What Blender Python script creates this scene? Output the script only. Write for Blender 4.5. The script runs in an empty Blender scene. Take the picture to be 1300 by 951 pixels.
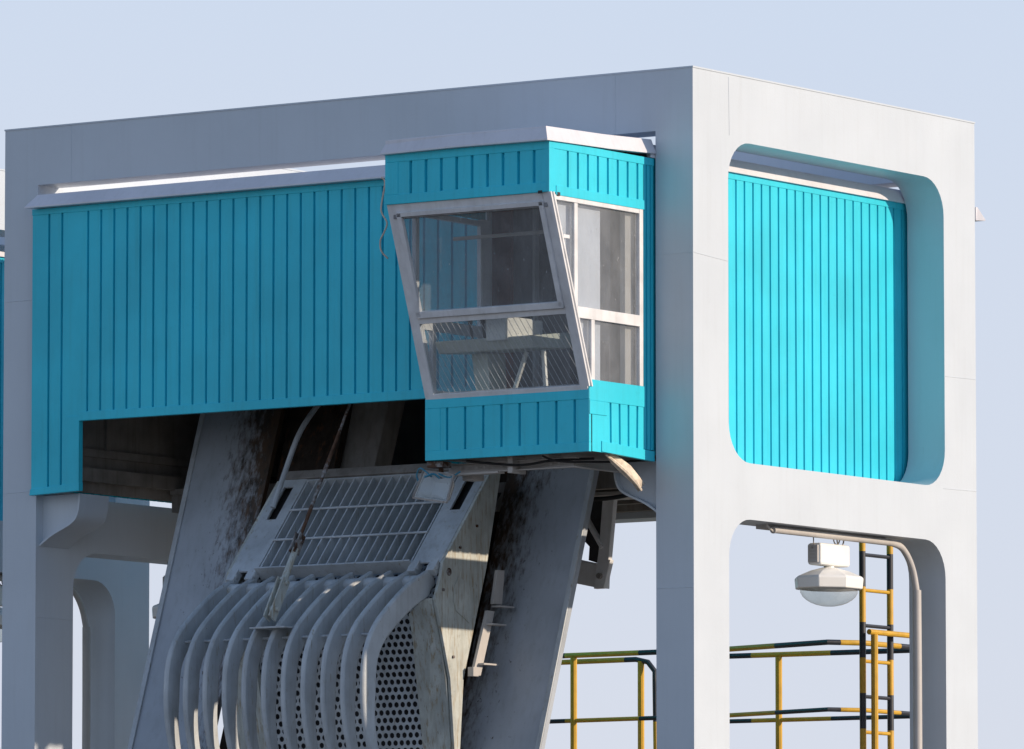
import bpy, bmesh, math, random
from mathutils import Vector, Matrix
random.seed(7)
D = bpy.data; S = bpy.context.scene; COL = S.collection
ZO = 10.2                                   # height of the gantry top above the ground; plans below measure z down from it
RAD = math.radians

# ------------------------------------------------------------------ materials
def mat(name, col, rough=.5, spec=.5, metal=0., var=.12, vscale=3., bump=.0, bscale=40., oil=0., streak=None, coat=0.):
    m = D.materials.new(name); m.use_nodes = True; N = m.node_tree.nodes; L = m.node_tree.links
    b = N['Principled BSDF']; b.inputs['Metallic'].default_value = metal
    b.inputs['Specular IOR Level'].default_value = spec; b.inputs['Coat Weight'].default_value = coat
    tc = N.new('ShaderNodeTexCoord')
    def noise(scale, detail=5, sc=(1,1,1), rough_=.55, src='Object'):
        mp = N.new('ShaderNodeMapping'); mp.inputs['Scale'].default_value = sc
        L.new(tc.outputs[src], mp.inputs[0])
        n = N.new('ShaderNodeTexNoise'); n.inputs['Scale'].default_value = scale
        n.inputs['Detail'].default_value = detail; n.inputs['Roughness'].default_value = rough_
        L.new(mp.outputs[0], n.inputs[0]); return n.outputs[0]
    def ramp(x, stops):
        r = N.new('ShaderNodeValToRGB'); e = r.color_ramp.elements
        e[0].position, e[0].color = stops[0][0], stops[0][1]; e[1].position, e[1].color = stops[1][0], stops[1][1]
        for p, c in stops[2:]:
            q = e.new(p); q.color = c
        L.new(x, r.inputs[0]); return r.outputs[0]
    def mix(fac, a, bb, mode='MIX'):
        x = N.new('ShaderNodeMix'); x.data_type = 'RGBA'; x.blend_type = mode
        if hasattr(fac, 'links'): L.new(fac, x.inputs[0])
        else: x.inputs[0].default_value = fac
        for v, i in ((a, 6), (bb, 7)):
            if hasattr(v, 'links'): L.new(v, x.inputs[i])
            else: x.inputs[i].default_value = v
        return x.outputs[2]
    c4 = (*col, 1)
    lo = (*[v*(1-var) for v in col], 1); hi = (*[min(.95, v*(1+var)) for v in col], 1)
    base = ramp(noise(vscale), [(.32, lo), (.68, hi)])
    fine = ramp(noise(vscale*14, 3), [(.62, (1,1,1,1)), (.78, (*[1-var*.9]*3, 1))])
    base = mix(1., base, fine, 'MULTIPLY')
    # thin run-off streaks down the sheet
    run = ramp(noise(2.2, 6, (9, 9, .5)), [(.5, (1,1,1,1)), (.8, (1-var*1.3, 1-var*1.4, 1-var*1.6, 1))])
    base = mix(1., base, run, 'MULTIPLY')
    if streak:
        for (scale, sc, p0, p1, scol) in streak:
            f = ramp(noise(scale, 8, sc, .65), [(p0, (0,0,0,1)), (p1, (1,1,1,1))])
            base = mix(f, base, (*scol, 1))
    L.new(base, b.inputs['Base Color'])
    rr = N.new('ShaderNodeMapRange'); rr.inputs[3].default_value = max(.05, rough-.1); rr.inputs[4].default_value = min(1, rough+.12)
    L.new(noise(vscale*2.3), rr.inputs[0]); L.new(rr.outputs[0], b.inputs['Roughness'])
    h = None
    if bump or oil:
        bp = N.new('ShaderNodeBump'); bp.inputs['Strength'].default_value = .5
        if oil:
            bp.inputs['Distance'].default_value = oil; L.new(noise(1.7, 2, (1,1,.6)), bp.inputs['Height'])
            if bump:
                b2 = N.new('ShaderNodeBump'); b2.inputs['Strength'].default_value = .5; b2.inputs['Distance'].default_value = bump
                L.new(noise(bscale, 4), b2.inputs['Height']); L.new(bp.outputs[0], b2.inputs['Normal']); h = b2
            else: h = bp
        else:
            bp.inputs['Distance'].default_value = bump; L.new(noise(bscale, 4), bp.inputs['Height']); h = bp
        L.new(h.outputs[0], b.inputs['Normal'])
    m['hooks'] = 0
    return m

RUST = (.11, .05, .022); GRIME = (.05, .04, .03)
M = {}
M['grey'] = mat('grey_gantry_paint', (.56, .62, .68), .42, .5, var=.03, vscale=1.3, bump=.0015, bscale=55, oil=.015,
                streak=[(26, (1,1,1), .74, .80, (.3,.29,.27)), (7, (6,6,.35), .72, .86, (.38,.34,.28))])
M['greyold'] = mat('worn_grey_rake_paint', (.48, .52, .55), .5, .5, var=.16, vscale=3, bump=.003, bscale=60,
                streak=[(9, (3,3,.6), .60, .72, (.30,.27,.2)), (16, (1,1,1), .69, .74, RUST), (30, (1,1,.4), .66, .72, (.55,.56,.55))])
M['plate'] = mat('scuffed_side_plate_paint', (.50, .53, .50), .55, .4, var=.2, vscale=4, bump=.003, bscale=45,
                streak=[(5, (7,7,.8), .52, .66, (.33,.27,.18)), (11, (8,8,1), .62, .7, (.16,.10,.06)), (14, (1,1,1), .70, .75, RUST)])
M['teal'] = mat('teal_sheet_paint', (.035, .60, .76), .40, .28, var=.08, vscale=1.5, bump=.001, bscale=50, oil=.02,
                streak=[(34, (1,1,1), .77, .80, (.45,.5,.48))], coat=.05)
M['white'] = mat('off_white_fascia', (.70, .70, .75), .45, .5, var=.06, vscale=2, bump=.001, oil=.01)
M['frame'] = mat('grey_window_frame', (.70, .71, .73), .45, .5, var=.10, vscale=6, bump=.001)
M['steel'] = mat('bare_weathered_steel', (.33, .31, .29), .55, .5, metal=.3, var=.2, vscale=6, bump=.002,
                streak=[(10, (1,1,.6), .58, .68, RUST)])
M['dark'] = mat('dark_primer_and_shade', (.05, .05, .055), .7, .3, var=.25, vscale=3)  # primer on small parts, painted shade behind the rake slots and holes
M['inside'] = mat('interior_panel', (.28, .28, .29), .7, .3, var=.2, vscale=3)
M['floor'] = mat('house_floor_steel', (.25, .235, .22), .7, .3, var=.25, vscale=3, bump=.002)
M['brown'] = mat('brown_door_paint', (.42, .15, .11), .5, .4, var=.15, vscale=4)
M['desk'] = mat('pale_desk_enamel', (.62, .66, .60), .4, .5, var=.06)
M['seat'] = mat('dark_seat_vinyl', (.05, .045, .045), .6, .4)
M['rubber'] = mat('black_cable_rubber', (.02, .02, .022), .6, .3)
M['cable'] = mat('beige_cable_sheath', (.62, .50, .40), .6, .3)
M['blueflex'] = mat('blue_flex', (.04, .22, .33), .5, .4)
M['rust'] = mat('rusty_rod', (.10, .055, .035), .8, .2, var=.4, vscale=12, bump=.004, streak=[(9, (1,1,1), .5, .62, (.3,.3,.3))])
M['yellow'] = mat('yellow_safety_paint', (.62, .36, .03), .45, .5, var=.12, vscale=8)
M['black'] = mat('black_safety_paint', (.03, .034, .045), .45, .5, var=.2, vscale=8)
M['lamp'] = mat('white_lamp_enamel', (.84, .84, .81), .35, .5, var=.03)
M['conduit'] = mat('grey_conduit', (.48, .46, .44), .5, .5, var=.08)
M['concrete'] = mat('pale_concrete', (.26, .245, .22), .9, .2, var=.2, vscale=.4, bump=.01, bscale=8)
M['ground'] = mat('dry_apron_ground', (.21, .195, .17), .95, .1, var=.25, vscale=.05, bump=.03, bscale=2)
M['pane_reflection'] = mat('pale_pane_reflection', (.62, .65, .72), .8, .3, var=.04)  # side pane reflection put into a pale bluish colour
M['foil'] = mat('torn_insulation_foil', (.72, .62, .50), .5, .5, var=.2, vscale=20, bump=.01, bscale=40)
M['grimy'] = mat('grimy_rail', (.035, .027, .022), .8, .2, var=.4, vscale=8, bump=.004, streak=[(7, (3,3,.6), .55, .68, (.11,.05,.025))])
M['red'] = mat('red_primer', (.35, .03, .02), .6, .4)

def girder_mat():
    """grey paint with dirt and rust washed down beside the rail edge, the same stains on each girder"""
    m = mat('stained_girder_paint', (.38, .42, .47), .45, .5, var=.10, vscale=2.2, bump=.0015, bscale=50)
    N = m.node_tree.nodes; L = m.node_tree.links; b = N['Principled BSDF']
    src = b.inputs['Base Color'].links[0].from_socket
    tc = N.new('ShaderNodeTexCoord'); sp = N.new('ShaderNodeSeparateXYZ'); L.new(tc.outputs['UV'], sp.inputs[0])
    def nz(scale, sc, det=8):
        mp = N.new('ShaderNodeMapping'); mp.inputs['Scale'].default_value = sc; L.new(tc.outputs['Object'], mp.inputs[0])
        n = N.new('ShaderNodeTexNoise'); n.inputs['Scale'].default_value = scale; n.inputs['Detail'].default_value = det
        n.inputs['Roughness'].default_value = .7; L.new(mp.outputs[0], n.inputs[0]); return n.outputs[0]
    def math_(op, a, c):
        x = N.new('ShaderNodeMath'); x.operation = op
        for v, i in ((a, 0), (c, 1)):
            if hasattr(v, 'links'): L.new(v, x.inputs[i])
            else: x.inputs[i].default_value = v
        x.use_clamp = False; return x.outputs[0]
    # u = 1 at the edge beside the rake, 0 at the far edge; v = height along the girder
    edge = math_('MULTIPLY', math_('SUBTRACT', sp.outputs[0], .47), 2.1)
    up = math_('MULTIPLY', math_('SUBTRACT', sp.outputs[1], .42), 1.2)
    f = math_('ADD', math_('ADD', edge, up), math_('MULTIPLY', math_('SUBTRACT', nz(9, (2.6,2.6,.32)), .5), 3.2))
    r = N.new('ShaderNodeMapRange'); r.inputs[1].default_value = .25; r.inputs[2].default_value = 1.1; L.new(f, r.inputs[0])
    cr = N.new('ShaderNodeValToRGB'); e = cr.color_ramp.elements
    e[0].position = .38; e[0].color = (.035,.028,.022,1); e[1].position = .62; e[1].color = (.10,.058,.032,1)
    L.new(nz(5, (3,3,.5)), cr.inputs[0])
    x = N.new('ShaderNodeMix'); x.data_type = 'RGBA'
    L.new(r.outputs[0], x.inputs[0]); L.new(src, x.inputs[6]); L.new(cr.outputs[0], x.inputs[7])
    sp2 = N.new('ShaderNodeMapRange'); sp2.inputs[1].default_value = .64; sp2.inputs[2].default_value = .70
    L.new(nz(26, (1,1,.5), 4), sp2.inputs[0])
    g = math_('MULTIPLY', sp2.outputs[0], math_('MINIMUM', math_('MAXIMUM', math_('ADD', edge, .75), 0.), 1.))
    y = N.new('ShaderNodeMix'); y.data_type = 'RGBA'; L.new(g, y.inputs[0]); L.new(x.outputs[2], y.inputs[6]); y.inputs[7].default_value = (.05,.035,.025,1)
    L.new(y.outputs[2], b.inputs['Base Color'])
    return m
M['girder'] = girder_mat()

def glass(name, gloss, dirt, tint=(.93,.96,.95), dcol=(.5,.5,.47)):
    m = D.materials.new(name); m.use_nodes = True; N = m.node_tree.nodes; L = m.node_tree.links
    for n in list(N):
        if n.type == 'BSDF_PRINCIPLED': N.remove(n)
    out = [n for n in N if n.type == 'OUTPUT_MATERIAL'][0]
    t = N.new('ShaderNodeBsdfTransparent'); t.inputs[0].default_value = (*tint, 1)
    g = N.new('ShaderNodeBsdfGlossy'); g.inputs['Roughness'].default_value = .04
    d = N.new('ShaderNodeBsdfDiffuse'); d.inputs[0].default_value = (*dcol, 1)
    fr0 = N.new('ShaderNodeFresnel'); fr0.inputs[0].default_value = gloss
    ge = N.new('ShaderNodeNewGeometry'); fr = N.new('ShaderNodeMath'); fr.operation = 'MULTIPLY_ADD'; fr.use_clamp = True   # reflect once, on the outer face
    L.new(ge.outputs['Backfacing'], fr.inputs[0]); fr.inputs[1].default_value = -2; L.new(fr0.outputs[0], fr.inputs[2])
    a = N.new('ShaderNodeMixShader'); L.new(fr.outputs[0], a.inputs[0]); L.new(t.outputs[0], a.inputs[1]); L.new(g.outputs[0], a.inputs[2])
    tc = N.new('ShaderNodeTexCoord'); mp = N.new('ShaderNodeMapping'); mp.inputs['Scale'].default_value = (1,1,.5)
    L.new(tc.outputs['Object'], mp.inputs[0])
    n = N.new('ShaderNodeTexNoise'); n.inputs['Scale'].default_value = 5; n.inputs['Detail'].default_value = 9; n.inputs['Roughness'].default_value = .7
    L.new(mp.outputs[0], n.inputs[0])
    r = N.new('ShaderNodeMapRange'); r.inputs[1].default_value = .35; r.inputs[2].default_value = .8
    r.inputs[3].default_value = dirt*.65; r.inputs[4].default_value = dirt*1.5; L.new(n.outputs[0], r.inputs[0])
    n2 = N.new('ShaderNodeTexNoise'); n2.inputs['Scale'].default_value = 45; n2.inputs['Detail'].default_value = 2; L.new(mp.outputs[0], n2.inputs[0])
    r2 = N.new('ShaderNodeMapRange'); r2.inputs[1].default_value = .72; r2.inputs[2].default_value = .76; r2.inputs[4].default_value = .5; L.new(n2.outputs[0], r2.inputs[0])
    ad = N.new('ShaderNodeMath'); ad.operation = 'ADD'; ad.use_clamp = True; L.new(r.outputs[0], ad.inputs[0]); L.new(r2.outputs[0], ad.inputs[1])
    c = N.new('ShaderNodeMixShader'); L.new(ad.outputs[0], c.inputs[0]); L.new(a.outputs[0], c.inputs[1]); L.new(d.outputs[0], c.inputs[2])
    L.new(c.outputs[0], out.inputs[0]); return m
M['glass'] = glass('dusty_painted_sheen_glass', 1.55, .16, tint=(.94,.96,.97), dcol=(.5,.52,.55))  # dust film, made paler and bluish to paint in window reflection too
M['lens'] = glass('ribbed_lamp_glass', 1.7, .22, dcol=(.55,.56,.58))

# ------------------------------------------------------------------ mesh builder
class MB:
    def __init__(s): s.v = []; s.f = []; s.mi = []; s.uv = None
    def add(s, vs, fs, mi=0):
        o = len(s.v); s.v += [tuple(v) for v in vs]; s.f += [tuple(i+o for i in f) for f in fs]; s.mi += [mi]*len(fs); return s
    def box(s, x0, x1, y0, y1, z0, z1, mi=0):
        x0, x1 = sorted((x0, x1)); y0, y1 = sorted((y0, y1)); z0, z1 = sorted((z0, z1))
        vs = [(x, y, z) for z in (z0, z1) for y in (y0, y1) for x in (x0, x1)]
        return s.add(vs, [(0,2,3,1), (4,5,7,6), (0,1,5,4), (2,6,7,3), (0,4,6,2), (1,3,7,5)], mi)
    def hexa(s, bottom, top, mi=0):
        return s.add(list(bottom)+list(top), [(3,2,1,0), (4,5,6,7), (0,1,5,4), (1,2,6,5), (2,3,7,6), (3,0,4,7)], mi)
    def bar(s, a, b, w, h, up=(0,0,1), mi=0):
        a = Vector(a); b = Vector(b); d = (b-a).normalized(); u = Vector(up)
        if abs(d.dot(u)) > .95: u = Vector((0,1,0))
        r = d.cross(u).normalized(); u = r.cross(d)
        c = [(-w/2,-h/2), (w/2,-h/2), (w/2,h/2), (-w/2,h/2)]
        return s.hexa([a+r*i+u*j for i, j in c], [b+r*i+u*j for i, j in c], mi)
    def tube(s, pts, r, n=10, mi=0, mis=None):
        pts = [Vector(p) for p in pts]; rs = r if isinstance(r, (list, tuple)) else [r]*len(pts)
        o = len(s.v); prev = None
        for i, p in enumerate(pts):
            t = ((pts[min(i+1, len(pts)-1)]-p).normalized() + (p-pts[max(i-1, 0)]).normalized()).normalized()
            if prev is None:
                u = Vector((0,0,1)) if abs(t.z) < .9 else Vector((1,0,0)); a = t.cross(u).normalized()
            else: a = (prev - t*prev.dot(t)).normalized()
            prev = a; b = t.cross(a)
            for k in range(n):
                q = 2*math.pi*k/n; s.v.append(tuple(p+(a*math.cos(q)+b*math.sin(q))*rs[i]))
        for i in range(len(pts)-1):
            for k in range(n):
                s.f.append((o+i*n+k, o+i*n+(k+1)%n, o+(i+1)*n+(k+1)%n, o+(i+1)*n+k)); s.mi.append(mis[i] if mis else mi)
        s.f.append(tuple(o+k for k in reversed(range(n)))); s.mi.append(mis[0] if mis else mi)
        e = o+(len(pts)-1)*n; s.f.append(tuple(e+k for k in range(n))); s.mi.append(mis[-1] if mis else mi)
        return s
    def prism(s, poly, axis, a, b, mi=0, holes=()):
        """polygon (may have holes) extruded along an axis; poly in the two other axes in x,y,z order"""
        def p3(p, w): return {'x': (w, p[0], p[1]), 'y': (p[0], w, p[1]), 'z': (p[0], p[1], w)}[axis]
        bm = bmesh.new(); ed = []
        for loop in [poly]+list(holes):
            vs = [bm.verts.new(p3(p, a)) for p in loop]
            for i in range(len(vs)): ed.append(bm.edges.new((vs[i], vs[(i+1) % len(vs)])))
        if holes: bmesh.ops.triangle_fill(bm, use_beauty=True, use_dissolve=False, edges=ed)
        else: bm.faces.new(list(bm.verts))
        r = bmesh.ops.extrude_face_region(bm, geom=list(bm.faces))
        d = Vector(p3((0, 0), b))-Vector(p3((0, 0), a))
        bmesh.ops.translate(bm, verts=[g for g in r['geom'] if isinstance(g, bmesh.types.BMVert)], vec=d)
        bmesh.ops.recalc_face_normals(bm, faces=list(bm.faces))
        bm.verts.index_update()
        s.add([v.co for v in bm.verts], [[v.index for v in f.verts] for f in bm.faces], mi); bm.free(); return s
    def build(s, name, mats, parent=None, bevel=0, smooth=False, label=None):
        mats = mats if isinstance(mats, list) else [mats]
        off = Vector(parent['_org']) if parent and '_org' in parent else Vector((0,0,0))
        me = D.meshes.new(name); me.from_pydata([tuple(Vector((v[0], v[1], v[2]+ZO))-off) for v in s.v], [], s.f)
        for m in mats: me.materials.append(M[m] if isinstance(m, str) else m)
        for p, i in zip(me.polygons, s.mi): p.material_index = i
        me.update(); me.validate()
        bm = bmesh.new(); bm.from_mesh(me); bmesh.ops.recalc_face_normals(bm, faces=list(bm.faces)); bm.to_mesh(me); bm.free()
        if smooth:
            for p in me.polygons: p.use_smooth = True
            me.set_sharp_from_angle(angle=RAD(35))
        o = D.objects.new(name, me); COL.objects.link(o)
        if parent: o.parent = parent; o['_org'] = tuple(off)
        else: o['_org'] = (0, 0, 0)
        if bevel:
            b = o.modifiers.new('edge', 'BEVEL'); b.width = bevel; b.segments = 2; b.limit_method = 'ANGLE'; b.angle_limit = RAD(40)
        if label: o['label'] = label
        return o

def tag(o, label=None, cat=None, group=None, kind=None):
    if label: o['label'] = label
    if cat: o['category'] = cat
    if group: o['group'] = group
    if kind: o['kind'] = kind
    return o
def thing(name, loc, label, cat, group=None):
    o = D.objects.new(name, None); COL.objects.link(o); o.location = (loc[0], loc[1], loc[2]+ZO)
    o['_org'] = tuple(o.location); return tag(o, label, cat, group)
def copy_tree(o, move=(0,0,0), parent=None):
    c = o.copy(); COL.objects.link(c)
    if parent: c.parent = parent
    else: c.location = o.location+Vector(move)
    for ch in [x for x in list(D.objects) if x.parent == o]: copy_tree(ch, parent=c)
    return c
def rrect(a0, a1, b0, b1, r, n=8):
    out = []
    for (cx, cy, q) in ((a1-r, b1-r, 0), (a0+r, b1-r, 90), (a0+r, b0+r, 180), (a1-r, b0+r, 270)):
        for k in range(n+1):
            t = RAD(q+90*k/n); out.append((cx+r*math.cos(t), cy+r*math.sin(t)))
    return out
def spline(pts, n=5):
    out = []; P = [Vector(p) for p in pts]
    for i in range(len(P)-1):
        a = P[max(i-1,0)]; b = P[i]; c = P[i+1]; d = P[min(i+2, len(P)-1)]
        for k in range(n):
            t = k/n; out.append(.5*((2*b)+(c-a)*t+(2*a-5*b+4*c-d)*t*t+(-a+3*b-3*c+d)*t**3))
    out.append(P[-1]); return out

# grooved sheet: profile in plan, extruded from z0 to z1.  o = outer-face start, u = direction, n = outward normal
def sheet(mb, o, u, n, length, z0, z1, grooves, gw=.024, gd=.030, th=.045, jit=.0, mi=0):
    o = Vector(o); u = Vector(u); n = Vector(n); prof = [(0, 0)]; lean = {}
    for g in grooves:
        j = random.uniform(-jit, jit); k = len(prof)
        prof += [(g-gw/2, 0), (g-gw/2+.003, -gd), (g+gw/2-.003, -gd), (g+gw/2, 0)]
        for i in range(4): lean[k+i] = j
    prof += [(length, 0)]; m = len(prof)
    def pt(p, z, dx=0): q = o+u*(p[0]+dx)+n*p[1]; return (q.x, q.y, z)
    vs = [pt(p, z0, lean.get(i, 0)) for i, p in enumerate(prof)]+[pt(p, z1) for p in prof]
    back = [pt((0, -th), z0), pt((length, -th), z0), pt((0, -th), z1), pt((length, -th), z1)]
    fs = [(i, i+1, m+i+1, m+i) for i in range(m-1)]; b = 2*m
    fs += [(b, b+2, b+3, b+1), (0, m, b+2, b), (m-1, b+1, b+3, 2*m-1)]
    fs += [tuple(list(range(m))[::-1]+[b, b+1]), tuple([m+i for i in range(m)]+[b+3, b+2])]
    mb.add(vs, fs, mi); return mb
def fascia(mb, path, ztop, zbot, out, closed=False, zt2=None):
    """slanted drip-edge fascia along an open plan path; outward is to the right of travel"""
    P = [Vector((p[0], p[1])) for p in path]; nn = len(P); rows = []
    for i, p in enumerate(P):
        if i == 0: d = (P[1]-p).normalized(); nrm = Vector((d.y, -d.x)); ext = -d*out
        elif i == nn-1: d = (p-P[i-1]).normalized(); nrm = Vector((d.y, -d.x)); ext = d*0
        else:
            d1 = (p-P[i-1]).normalized(); d2 = (P[i+1]-p).normalized(); n1 = Vector((d1.y, -d1.x)); n2 = Vector((d2.y, -d2.x))
            nrm = (n1+n2)/(1+n1.dot(n2)); ext = Vector((0, 0))
        dz = path[i][2] if len(path[i]) > 2 else 0
        q = p+nrm*out+ext; r = p-nrm*.03
        rows.append([(r.x, r.y, ztop+dz), (p.x, p.y, ztop+dz), (q.x, q.y, zbot+.012+dz), (q.x, q.y, zbot+dz), (r.x, r.y, zbot+dz)])
    vs = [v for r in rows for v in r]; fs = []
    for i in range(nn-1):
        for k in range(5): fs.append((i*5+k, i*5+(k+1) % 5, (i+1)*5+(k+1) % 5, (i+1)*5+k))
    fs += [(0,1,2,3,4), tuple((nn-1)*5+k for k in (4,3,2,1,0))]
    mb.add(vs, fs); return mb

# ------------------------------------------------------------------ setting
DECK = -5.95
g = MB(); g.box(-600, 600, -400, 1200, -10.7, -10.2); tag(g.build('ground', 'ground'), kind='structure')
w = MB(); w.box(-60, 25, .0, 16, -6.4, DECK)
for x in range(-60, 25, 8): w.box(x, x+1.2, .3, 15.7, -10.2, -6.4)
tag(w.build('dam_crest_deck', 'concrete', bevel=.02), kind='structure')

# ------------------------------------------------------------------ gantry frame
W, LEN = 7.44, 4.55
fr = thing('gantry_frame', (-3.72, 2.2, DECK), 'pale grey welded box gantry carrying the teal machine house and cabin', 'gantry', 'grey portal gantries on the dam crest')
def side_frame(x0, x1):
    R = .33
    outer = [(0, DECK), (0, 0), (LEN, 0), (LEN, DECK), (4.02, DECK)]
    # lower opening is open to the deck, with rounded top corners
    for k in range(9):
        t = RAD(90*k/8); outer.append((4.02-R+R*math.cos(t), -3.78-R+R*math.sin(t)))
    for k in range(9):
        t = RAD(90+90*k/8); outer.append((.54+R+R*math.cos(t), -3.78-R+R*math.sin(t)))
    outer.append((.54, DECK))
    return MB().prism(outer, 'x', x0, x1, holes=[rrect(.54, 4.02, -3.30, -.56, R)])
side_frame(-.38, 0).build('side_frame', 'grey', fr, smooth=True)
side_frame(-W, -W+.38).build('side_frame', 'grey', fr, smooth=True)
MB().box(-W+.38, -.38, 0, .30, -.515, 0).build('top_beam', 'grey', fr)
MB().box(-W+.38, -.38, 4.25, LEN, -.515, -.06).build('top_beam', 'grey', fr)
MB().box(-W+.38, -.38, 4.15, LEN-.02, -3.42, -3.30).build('rear_sill_beam', 'grey', fr)
# weld beads and plate joints
def weld(a, b, r=.003):
    MB().tube([a, b], r, 6).build('weld_seam', 'grey', fr)
weld((-.79, 0, -.005), (-.79, 0, -.51)); weld((-6.68, 0, -.005), (-6.68, 0, -.51))
weld((-.375, 0, -1.572), (-.005, 0, -1.572)); weld((-7.435, 0, -1.55), (-7.065, 0, -1.55))
weld((0, 4.03, -2.31), (0, 4.545, -2.30)); weld((0, .01, -1.57), (0, .53, -1.60)); weld((-7.435, 0, -3.28), (-7.065, 0, -3.27))
weld((0, .55, -.02), (0, .56, -.52)); weld((0, 4.0, -3.31), (0, 4.54, -3.30)); weld((-.375, 0, -4.4), (-.005, 0, -4.4))
weld((-W, 4.03, -2.31), (-W, 4.545, -2.30)); weld((-W+.38, .01, -4.4), (-W+.38, .53, -4.4))
# thin edge lip along the top
MB().box(-W-.006, .006, -.006, .31, .0, .014).box(-.386, .006, .31, LEN+.006, .0, .014).box(-W-.006, -W+.386, .31, LEN+.006, .0, .014).build('top_edge_strip', 'grey', fr)
# curved knee brackets
def knee(sx, xa, depth=.40):
    out = spline([(xa, -3.75, 0), (xa+sx*.14, -3.66, 0), (xa+sx*.36, -3.56, 0), (xa+sx*.43, -3.47, 0), (xa+sx*.45, -3.31, 0)], 6)
    k = MB().prism([(xa, -3.31)]+[(p.x, p.y) for p in out], 'y', .10, depth)
    inn = [(p.x, p.y) for p in out]; off = []
    for i, p in enumerate(out):
        t = (out[min(i+1, len(out)-1)]-out[max(i-1, 0)]).normalized(); n = Vector((t.y, -t.x, 0))*sx
        q = p+n*.018; off.append((q.x, q.y))
    k.prism(inn+off[::-1], 'y', .04, depth+.06)
    k.build('knee_bracket', 'grey', fr, smooth=True)
knee(-1, -.38); knee(1, -W+.38)
# small cleats on the rear face
c = MB(); c.box(-.32, -.10, LEN, LEN+.035, -.78, -.42); c.build('cleat', 'white', fr, bevel=.004)
c = MB(); c.box(-.32, -.06, LEN, LEN+.03, -3.62, -3.30); c.build('cleat', 'grey', fr, bevel=.004)

# ------------------------------------------------------------------ machine house
ho = thing('machine_house', (-3.7, 2.2, -3.3), 'teal ribbed sheet machine house hung inside the nearer grey gantry', 'machine house', 'teal machine houses inside the gantries')
hx0, hx1, hy0, hy1 = -7.05, -.42, -.085, 4.60
# front wall: grooved sheet + flat trims
mb = MB()
gs = [.19+.1475*i for i in range(33)]
sheet(mb, (hx0+.54, hy0, 0), (1,0,0), (0,-1,0), 4.43, -2.66, -.74, [x-.54 for x in gs if .56 < x < 4.93], jit=.003)
mb.build('front_panel', 'teal', ho)
mb = MB(); sheet(mb, (hx0, hy0, 0), (1,0,0), (0,-1,0), .54, -3.27, -2.66, [.19, .3375], jit=.006); mb.build('front_panel', 'teal', ho)
mb = MB(); sheet(mb, (hx0, hy0, 0), (1,0,0), (0,-1,0), .54, -2.66, -.80, [.19, .3375], th=.04); mb.build('front_panel', 'teal', ho)
mb = MB(); mb.box(hx0-.004, -2.085, hy0-.006, hy0+.05, -.80, -.745); mb.box(hx0+.545, -2.085, hy0-.008, hy0+.05, -2.675, -2.595)
mb.box(hx0+.40, hx0+.546, hy0-.0075, hy0+.05, -3.27, -2.63)
mb.hexa([(hx0-.012, hy0-.012, -3.318), (hx0+.549, hy0-.012, -3.300), (hx0+.549, hy0+.05, -3.300), (hx0-.012, hy0+.05, -3.318)],
        [(hx0-.008, hy0-.008, -3.262), (hx0+.549, hy0-.008, -3.225), (hx0+.549, hy0+.05, -3.225), (hx0-.008, hy0+.05, -3.262)])
mb.build('front_trim', 'teal', ho, bevel=.003)
# side walls
for xs, sgn in ((hx1, 1), (-7.0, -1)):
    mb = MB(); o = (xs, .02, 0) if sgn > 0 else (xs, 4.56, 0)
    sheet(mb, o, (0, sgn, 0), (sgn, 0, 0), 4.54, -3.262, -.74, [.07+.1345*i for i in range(33)], jit=.007, gw=.026)
    mb.build('side_panel', 'teal', ho)
    mb = MB(); mb.box(xs-.04*sgn, xs+.006*sgn, .02, 4.56, -.80, -.735); mb.build('side_trim', 'teal', ho, bevel=.002)
mb = MB(); sheet(mb, (hx1, hy1-.005, 0), (-1,0,0), (0,1,0), 6.5, -3.30, -.74, [.12+.1475*i for i in range(43)]); mb.build('rear_panel', 'teal', ho)
mb = MB(); sheet(mb, (-7.02, 6.15, 0), (0,-1,0), (-1,0,0), 1.5, -4.5, -.85, [.1+.1475*i for i in range(10)])  # unseen block added behind the house to shade the second gantry's column
sheet(mb, (-6.0, 4.65, 0), (0,1,0), (1,0,0), 1.5, -4.5, -.85, [.1+.1475*i for i in range(10)]); mb.build('added_shade_panel', 'teal', ho)
mb = MB(); sheet(mb, (-6.0, 6.2, 0), (-1,0,0), (0,1,0), 1.02, -4.5, -.85, [.1+.1475*i for i in range(6)]); mb.build('added_shade_panel', 'teal', ho)
mb = MB(); mb.box(-7.06, -5.96, 4.65, 6.24, -.85, -.81); mb.build('added_shade_roof', 'white', ho)
# roof and fascias
mb = MB(); mb.box(-6.98, -.44, -.08, 4.60, -.66, -.622); mb.build('roof', 'white', ho)
f = MB(); fascia(f, [(-6.99, -.09), (-2.15, -.09)], -.618, -.742, .085); f.build('fascia', 'white', ho, smooth=False)
f = MB(); fascia(f, [(-.412, -.04), (-.412, 4.64)], -.645, -.745, .026); f.build('fascia', 'white', ho)
f = MB(); fascia(f, [(-.02, 4.63), (-6.98, 4.63)], -.745, -.865, .05); f.build('fascia', 'white', ho)
f = MB(); fascia(f, [(-7.01, 4.6), (-7.01, -.0)], -.645, -.745, .042); f.build('fascia', 'white', ho)
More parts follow.
